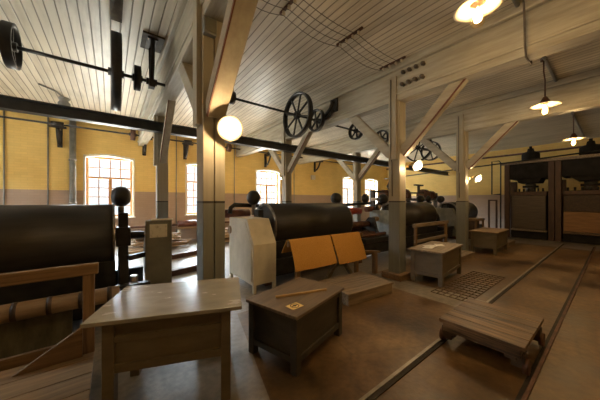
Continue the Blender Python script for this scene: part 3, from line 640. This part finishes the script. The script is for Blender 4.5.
# ------------------------------------------------------------------ wooden railings with felt, platforms
def rail(loc, x0, x1, z, posts, label, lower=None, mat='oak', ph=.9):
    p = thing('wooden_railing', label, 'railing', loc, 0, 'wooden railings before the drums')
    MB().box(x0, x1, -.035, .035, z - .10, z).build('top_rail', mat, p, .008)
    for x in posts: MB().box(x - .042, x + .042, -.03, .03, 0, z - .10).build('rail_post', 'oak_z', p, .006)
    if lower: MB().box(x0 + .05, x1 - .05, -.025, .025, lower - .08, lower).build('lower_rail', mat, p, .006)
    return p
rail((0, 3.0, .2), -2.9, -.09, .82, (-2.6, -1.4, -.16), 'wooden railing at the left edge in front of the big drum')
rail((0, 3.3, .0), 2.3, 4.2, .94, (2.5, 4.02), 'wooden railing under the orange felt sheets')
rail((0, 3.3, 0), 6.36, 8.5, .99, (6.46, 8.35), 'wooden railing behind the nearer aisle table', .55, 'grey_wood')
p = thing('arm_support', 'short wooden arm on a post right of the orange felt', 'railing', (4.35, 3.3, 0))
MB().bar((-.18, .05, .53), (.42, -.02, .46), .10, .05).build('arm', 'oak', p, .005)
MB().box(.24, .33, -.06, .03, 0, .45).build('post', 'oak_z', p, .005)
p = thing('trestle', 'wooden trestle legs under the right felt sheet', 'trestle', (3.75, 3.5, 0))
MB().bar((-.4, 0, 0.02), (.08, 0, .62), .08, .06).build('leg', 'grey_wood', p); MB().bar((.42, .08, 0.02), (-.06, .08, .62), .08, .06).build('leg', 'grey_wood', p)
MB().bar((-.2, 0.04, .64), (.2, .04, .64), .10, .04).build('cap', 'grey_wood', p)

def felt(x0, x1, label, skew, zf):
    """thick sheet hung over the rail at y 3.3, both falls built, swaying outward"""
    o = (x0, 3.3, .4)
    p = bpy.data.objects.new('felt_sheet', None)
    m = MB(); n = 12; th = .012
    prof = []
    for k in range(9): t = k / 8; prof.append((-.06 - .13 * math.sin((1 - t) * 1.5), zf + (.935 - zf) * t))
    for k in range(1, 8): a = math.pi * k / 8; prof.append((-.055 * math.cos(a), .935 + .03 * math.sin(a)))
    for k in range(9): t = k / 8; prof.append((.055 + .14 * t, .935 - (.935 - .72) * t))
    outer = prof; inner = []
    for i, q in enumerate(prof):
        a = Vector(prof[max(i - 1, 0)]); b_ = Vector(prof[min(i + 1, len(prof) - 1)]); d = (b_ - a).normalized()
        inner.append((q[0] + d[1] * th, q[1] - d[0] * th))
    grid = []
    for j in range(n + 1):
        s = j / n; x = x0 + (x1 - x0) * s
        row = []
        for (yy, zz) in outer + inner[::-1]:
            dr = max(0, .94 - zz)
            row.append(m._v((x + skew * dr * dr, 3.3 + yy + .012 * math.sin(s * 5 + skew * 9) * dr * 2, zz)))
        grid.append(row)
    K = len(grid[0])
    for a, b_ in zip(grid, grid[1:]):
        for k in range(K):
            f = m.bm.faces.new((a[k], a[(k + 1) % K], b_[(k + 1) % K], b_[k])); f.smooth = True
    m.bm.faces.new(grid[0][::-1]); m.bm.faces.new(grid[-1])
    bpy.data.objects.remove(p)
    ob = m.build('felt_sheet', 'orange_felt')
    ed = ob.modifiers.new('e', 'EDGE_SPLIT'); ed.split_angle = R(50)
    return tag(ob, label, 'felt sheet', 'orange felt sheets over the railing')
felt(2.30, 3.22, 'orange felt sheet hung over the railing, left of the two', .14, .47)
felt(3.26, 4.06, 'orange felt sheet hung over the railing, right of the two', .28, .43)

def planks(name, label, x0, x1, y0, y1, z0, z1, n, mat, rz=0, cat='platform', along='x', skirt='grey_wood', group=None):
    cx, cy = (x0 + x1) / 2, (y0 + y1) / 2
    p = thing(name, label, cat, (cx, cy, z0), rz, group)
    hx, hy, h = (x1 - x0) / 2, (y1 - y0) / 2, z1 - z0
    m = MB(); g = .006
    for i in range(n):
        if along == 'x':
            w = 2 * hy / n; m.box(-hx, hx, -hy + i * w + g / 2, -hy + (i + 1) * w - g / 2, h - .035, h)
        else:
            w = 2 * hx / n; m.box(-hx + i * w + g / 2, -hx + (i + 1) * w - g / 2, -hy, hy, h - .035, h)
    m.build('deck', mat, p, .003)
    if h > .06: MB().box(-hx + .02, hx - .02, -hy + .02, hy - .02, 0, h - .035).build('frame', skirt, p, .004)
    return p
planks('low_platform', 'low wooden step beside the chest, in front of the orange felt', 2.86, 3.94, 2.42, 3.2, 0, .19, 4, 'grey_wood', R(-5), group='low wooden steps along the machines')
planks('low_platform', 'low wooden step at the foot of the farthest aisle post', 6.9, 8.15, 2.45, 3.1, 0, .16, 4, 'grey_wood', group='low wooden steps along the machines')
planks('low_platform', 'low wooden step beyond the farther aisle table', 10.7, 11.9, 2.3, 3.0, 0, .16, 4, 'grey_wood', group='low wooden steps along the machines')
pl = planks('plank_platform', 'plank platform at the bottom left corner under the railing', -2.9, -.12, 1.7, 3.1, 0, .2, 6, 'platform_wood')
MB((-1.51, 2.4, 0)).box(-2.9, -.3, 3.14, 3.18, .0, .27).build('kick_board', 'oak', pl, .005)
tag(MB().prism([(-.62, .205), (-.2, .205), (-.2, .47)], 'y', 2.93, 2.962).build('gusset_board', 'oak'), 'dark triangular board braced against the post of the left railing', 'board')

# ------------------------------------------------------------------ panelled tables
def table(name, label, loc, rz, w, d, h, bottom, top='table_top_varnish', body='table_paint', over=.05, leg=.075, cat='table', mid=False, tt=.03, closed=False):
    p = thing(name, label, cat, loc, rz)
    MB().box(-w / 2, w / 2, -d / 2, d / 2, h - tt, h).build('table_top', top, p, .005)
    W, D = w / 2 - over, d / 2 - over
    for sx in (-1, 1):
        for sy in (-1, 1):
            MB().box(*sorted((sx * W, sx * (W - leg))), *sorted((sy * D, sy * (D - leg))), 0, h - tt).build('leg', body, p, .005)
    r = .06
    def side(a0, a1, fx):
        zs = [(bottom, bottom + r), (h - tt - r, h - tt)]     # framed panel: rails and recessed board
        if mid: z = (bottom + h) / 2 + .03; zs.append((z - r * .4, z + r * .4))
        for za, zb_ in zs:
            m = MB(); fx(m, a0, a1, za, zb_, .0, .03); m.build('apron_rail', body, p, .003)
        m = MB(); fx(m, a0, a1, bottom + r, h - tt - r, .02, .034); m.build('panel', body, p)
    for s in (-1, 1):
        side(-W + leg, W - leg, lambda m, a, b, z0, z1, i, o_, s=s: m.box(a, b, *sorted((s * (D - .006 - i), s * (D - .006 - o_))), z0, z1))
        side(-D + leg, D - leg, lambda m, a, b, z0, z1, i, o_, s=s: m.box(*sorted((s * (W - .006 - i), s * (W - .006 - o_))), a, b, z0, z1))
    MB().box(-W + .05, W - .05, -D + .05, D - .05, bottom + .01, bottom + .03).build('bottom_board', body, p)
    return p
table('panelled_table', 'large varnished table with panelled apron, nearest, at bottom left', (.465, 2.34, 0), R(-21.7), 1.05, .76, .78, .36, over=.085, mid=True)
table('wooden_chest', 'low panelled wooden chest with a notice and a stick on its lid', (1.68, 2.205, 0), R(16), .95, .68, .56, .10, top='chest_top', body='chest_paint', over=.02, cat='chest')
table('panelled_table', 'low panelled table with scattered papers beside the middle post', (5.45, 2.32, 0), R(6), 1.36, .64, .65, .16, top='grey_wood', over=.03)
table('panelled_table', 'low panelled table standing before the farthest aisle post, near the presses', (9.62, 2.5, 0), R(2), 1.5, .72, .68, .18, top='pale_wood', over=.04)
# on the chest
n = thing('square_notice', 'small yellow square notice with a round black symbol on the chest lid', 'sign', (1.44, 1.95, .56), R(5))
MB().box(-.07, .07, -.055, .055, 0, .004).build('card', 'notice_yellow', n)
m = MB().lathe((0, 0, .0045), (0, 0, 1), [(.046, 0), (.046, .0008), (.038, .0008), (.038, 0), (.046, 0)], 28)
m.tube((0, 0, .0045), (0, 0, .0053), .017, n=20).box(-.034, -.012, -.006, .006, .0045, .0053).box(.012, .034, -.006, .006, .0045, .0053)
m.build('round_symbol', 'notice_black', n)
tag(MB().bar((1.40, 2.24, .571), (1.99, 2.07, .571), .026, .022).build('wooden_stick', 'stick_wood', None, .004), 'thin wooden stick lying across the chest lid', 'stick')
# papers on the middle table
for i, (x, y, a) in enumerate(((5.15, 2.36, 10), (5.35, 2.42, -20), (5.6, 2.34, 35))):
    o = MB().box(-.12, .12, -.085, .085, 0, .004).build('paper_sheet', 'white_paper'); o.location = (x, y, .65); o.rotation_euler = (0, 0, R(a))
    tag(o, ('pale paper sheet on the low table, nearest the middle post', 'pale paper sheet in the middle of the low table', 'pale paper sheet toward the right end of the low table')[i], 'paper', 'papers on the low table')

# ------------------------------------------------------------------ the low cart on the rails
c = thing('plank_cart', 'low heavy wooden cart with plank top standing on the floor rails', 'cart', (3.38, .86, 0), 0)
m = MB(); n_ = 5; w = .94 / n_
for i in range(n_): m.box(-.47 + i * w + .003, -.47 + (i + 1) * w - .003, -.36, .36, .25, .29)
m.build('plank_top', 'cart_wood', c, .004)
for s in (-1, 1): MB().box(-.44, .44, s * .25 - .045, s * .25 + .045, .13, .25).build('side_beam', 'cart_dark', c, .006)
for s in (-1, 1): MB().box(s * .4 - .045, s * .4 + .045, -.33, .33, .16, .249).build('cross_beam', 'cart_wood', c, .006)
for sx in (-1, 1):
    for sy in (-1, 1):
        f = MB().box(sx * .36 - .06, sx * .36 + .06, sy * .30 - .05, sy * .30 + .05, .07, .2).build('axle_block', 'cart_dark', c, .005)
        MB().tube((sx * .36, sy * .335, .082), (sx * .36, sy * .375, .082), .07, n=24).build('wheel', 'rusty_iron', f)

# ------------------------------------------------------------------ hydraulic presses at the end
def hpress(y0, y1, label, kind):
    X = 14.0; yc = (y0 + y1) / 2
    p = thing('hydraulic_press', label, 'press', (X, yc, 0), 0, 'tall presses at the end wall'); o = (X, yc, 0)
    for yy in (y0, y1):
        MB(o).box(X - .05, X + .16, yy - .085, yy + .085, 0, 3.2).build('column', 'press_wood', p, .008)
        MB(o).box(X + 1.1, X + 1.3, yy - .11, yy + .11, 0, 2.5).build('rear_column', 'press_wood', p, .008)
    MB(o).box(X - .02, X + 1.3, y0 + .09, y1 - .09, 2.55, 3.2).build('crown_beam', 'sooty_iron', p, .02)
    MB(o).prism([(y0 + .3, 2.55), (y1 - .3, 2.55), (yc + .32, 2.38), (yc - .32, 2.38)], 'x', X + .05, X + 1.1).build('crown_web', 'sooty_iron', p)
    MB(o).tube((X + .5, yc, 2.0), (X + .5, yc, 2.4), .17, n=24).build('ram', 'worn_steel', p)
    MB(o).tube((X + .5, yc, 2.18), (X + .5, yc, 2.26), .26, n=24).build('gland', 'sooty_iron', p)
    b = MB(o).lathe((X + .5, yc, 3.22), (0, 0, 1), [(.30, -.05), (.30, .42), (.24, .5), (.12, .54), (.10, .66), (.05, .68), (.05, .76), (0, .76)], 28).build('cylinder_head', 'sooty_iron', p)
    h = MB(o).box(X + .02, X + 1.15, y0 + .13, y1 - .13, 1.84, 2.0).build('platen', 'press_wood', p, .008)
    for k in range(7): MB(o).tube((X + .09, y0 + .25 + k * (y1 - y0 - .5) / 6, 2.0), (X + .09, y0 + .25 + k * (y1 - y0 - .5) / 6, 2.13), .035, n=10).build('bolt', 'iron', h)
    MB(o).box(X + .05, X + 1.15, y0 + .13, y1 - .13, 0, .32).build('bed', 'sooty_iron', p, .01)
    if kind == 0:
        MB(o).box(X + .02, X + 1.1, y0 + .17, y1 - .17, .42, 1.83).build('board_stack', 'stacked_board', p, .004)
        MB(o).box(X - .08, X + 1.15, y0 + .13, y1 - .13, .33, .40).build('lower_plate', 'grey_wood', p, .004)
    else:
        MB(o).box(X + .1, X + 1.1, y0 + .14, y1 - .14, 1.2, 1.83).build('upper_plate_stack', 'cart_dark', p, .004)
        MB(o).box(X + .03, X + 1.1, y0 + .14, y1 - .14, .42, 1.18).build('board_stack', 'board_orange', p, .004)
        MB(o).box(X - .04, X + 1.15, y0 + .13, y1 - .13, .33, .41).build('lower_plate', 'cart_wood', p, .004)
hpress(1.61, 3.0, 'tall dark hydraulic press holding brown boards, left of the two', 0)
hpress(-.2, 1.42, 'tall dark hydraulic press holding orange boards, at the right edge', 1)
tag(MB().box(13.92, 14.1, -.6, 3.2, 3.205, 3.32).build('press_top_plank', 'grey_wood'), 'long plank laid across the tops of both presses', 'plank')

p = thing('pipe_frame', 'thin black pipe frame standing left of the presses', 'frame', (13.8, 3.3, 0))
MB().path([(0, -.12, 0), (0, -.12, 3.3), (0, -.06, 3.4), (0, .2, 3.4), (0, .2, 1.9), (0, -.1, 1.9)], .025).build('pipe', 'iron', p)
MB().box(-.03, .03, .0, .06, 0, 1.66).box(-.03, .03, .28, .34, 0, 1.66).box(-.03, .03, .06, .28, 1.6, 1.66).build('gate_post', 'press_wood', p)
tag(MB().tube((13.7, -.5, 3.42), (13.7, 9.0, 3.0), .03, n=10).build('press_pipe', 'iron'), 'long thin black pipe running from the presses toward the window wall', 'pipe')
tag(MB().tube((16.9, Y0, 4.05), (16.9, Y1, 4.05), .05, n=10).build('wall_pipe', 'rusty_iron'), 'brown pipe high along the ochre end wall', 'pipe')

p = thing('side_table', 'small dark wooden stand left of the presses behind the farther table', 'table', (11.6, 3.55, 0))
MB().box(-.45, .5, -.25, .25, .82, .9).build('table_top', 'oak', p, .005)
MB().box(-.4, .0, -.2, .2, .1, .82).build('cupboard', 'cart_dark', p)
for sx in (-.4, .44):
    for sy in (-.2, .2): MB().box(sx - .03, sx + .03, sy - .03, sy + .03, 0, .82).build('leg', 'oak_z', p)

# ------------------------------------------------------------------ sky, camera, view
w = bpy.data.worlds.new('World'); sc.world = w; w.use_nodes = True
nt = w.node_tree; bg = nt.nodes['Background']
# overcast sky shaped for the light: bright above and below, dimmed at eye level
tc = N(nt, 'ShaderNodeTexCoord'); sx = N(nt, 'ShaderNodeSeparateXYZ'); L(nt, tc.outputs['Generated'], sx.inputs[0])
mr = N(nt, 'ShaderNodeMapRange'); mr.inputs[1].default_value = -1; mr.inputs[2].default_value = 1; L(nt, sx.outputs[2], mr.inputs[0])
cr = N(nt, 'ShaderNodeValToRGB'); L(nt, mr.outputs[0], cr.inputs[0]); e = cr.color_ramp.elements
e[0].position = 0; e[0].color = (.42, .40, .36, 1); e[1].position = 1; e[1].color = (.80, .90, 1, 1)
for p_, c_ in ((.45, (.42, .40, .36, 1)), (.475, (.016, .017, .018, 1)), (.575, (.020, .022, .024, 1)), (.61, (.80, .90, 1, 1))):
    k = e.new(p_); k.color = c_
L(nt, cr.outputs[0], bg.inputs[0]); bg.inputs[1].default_value = SKY
cd = bpy.data.cameras.new('Camera'); cam = bpy.data.objects.new('Camera', cd); COL.objects.link(cam)
cd.sensor_width = 36; cd.lens = 36 * 245 / 600; cd.shift_y = 1 / 600; cd.clip_start = .05
cam.location = (0, 0, 1.6); cam.rotation_euler = (R(90), 0, R(52.3 - 90))
sc.camera = cam
vs = sc.view_settings; vs.view_transform = 'Standard'; vs.look = 'None'; vs.gamma = 1; vs.exposure = .5; vs.use_curve_mapping = False

def pile(name, label, x0, x1, y0, y1, h, mat, n):
    m = MB((x0, y0, 0)); rnd = random.Random(x0 * 7 + n)
    for i in range(n):
        z = .03 + (h - .06) * (i / n); l = rnd.uniform(.5, 1.0)
        cx = rnd.uniform(x0 + .3, x1 - .3); cy = rnd.uniform(y0 + .1, y1 - .1) * (1 - .3 * i / n) + (y0 + y1) / 2 * .3 * i / n
        a = rnd.uniform(-.5, .5)
        m.bar((cx - l / 2 * math.cos(a), cy - l / 2 * math.sin(a), z), (cx + l / 2 * math.cos(a), cy + l / 2 * math.sin(a), z + rnd.uniform(-.02, .02)), rnd.uniform(.1, .3), .05)
    o = m.build(name, mat); o.location = (x0, y0, 0)
    return tag(o, label, 'pile', None, 'stuff')
pile('board_pile', 'heap of brown board offcuts on the floor below the first window', .3, 2.2, 8.9, 10.3, .55, 'pile_brown', 60)
pile('board_pile', 'heap of brown board offcuts on the floor below the second window', 2.7, 5.2, 8.8, 10.1, .5, 'pile_brown', 60)

p = thing('junction_box', 'small grey box high on the big double post under the ceiling beam', 'box', (.86, 2.775, 3.42))
MB().box(-.07, .07, -.07, 0, 0, .18).build('box_body', 'grey_pipe', p, .008)
MB().box(-.06, .06, -.078, -.07, .02, .16).build('box_lid', 'olive_grey_paint', p)
p = thing('ceiling_fixture', 'small grey lantern fixture on the ceiling at left, above the girder', 'lamp', (-1.0, 9.2, ZC))
MB().lathe((0, 0, 0), (0, 0, -1), [(0, 0), (.12, 0), (.12, .04), (.08, .08), (.13, .14), (.13, .3), (.09, .34), (0, .34)], 20).build('lantern', 'grey_pipe', p)
MB().path([(0, -.1, -.02), (-.1, -.5, -.02), (-.35, -.8, -.02)], .02).build('feed_conduit', 'grey_pipe', p)
# thin conduits running down two aisle posts
for x, l in ((4.77, 'thin conduit running down the side of the middle post'), (8.32, 'thin conduit running down the side of the farthest aisle post')):
    tag(MB().path([(x - .19, 2.86, 4.1), (x - .19, 2.86, 2.5), (x - .145, 2.86, 2.4), (x - .137, 2.86, 1.7)], .009).build('post_conduit', 'cable'), l, 'conduit', 'thin conduits on the aisle posts')
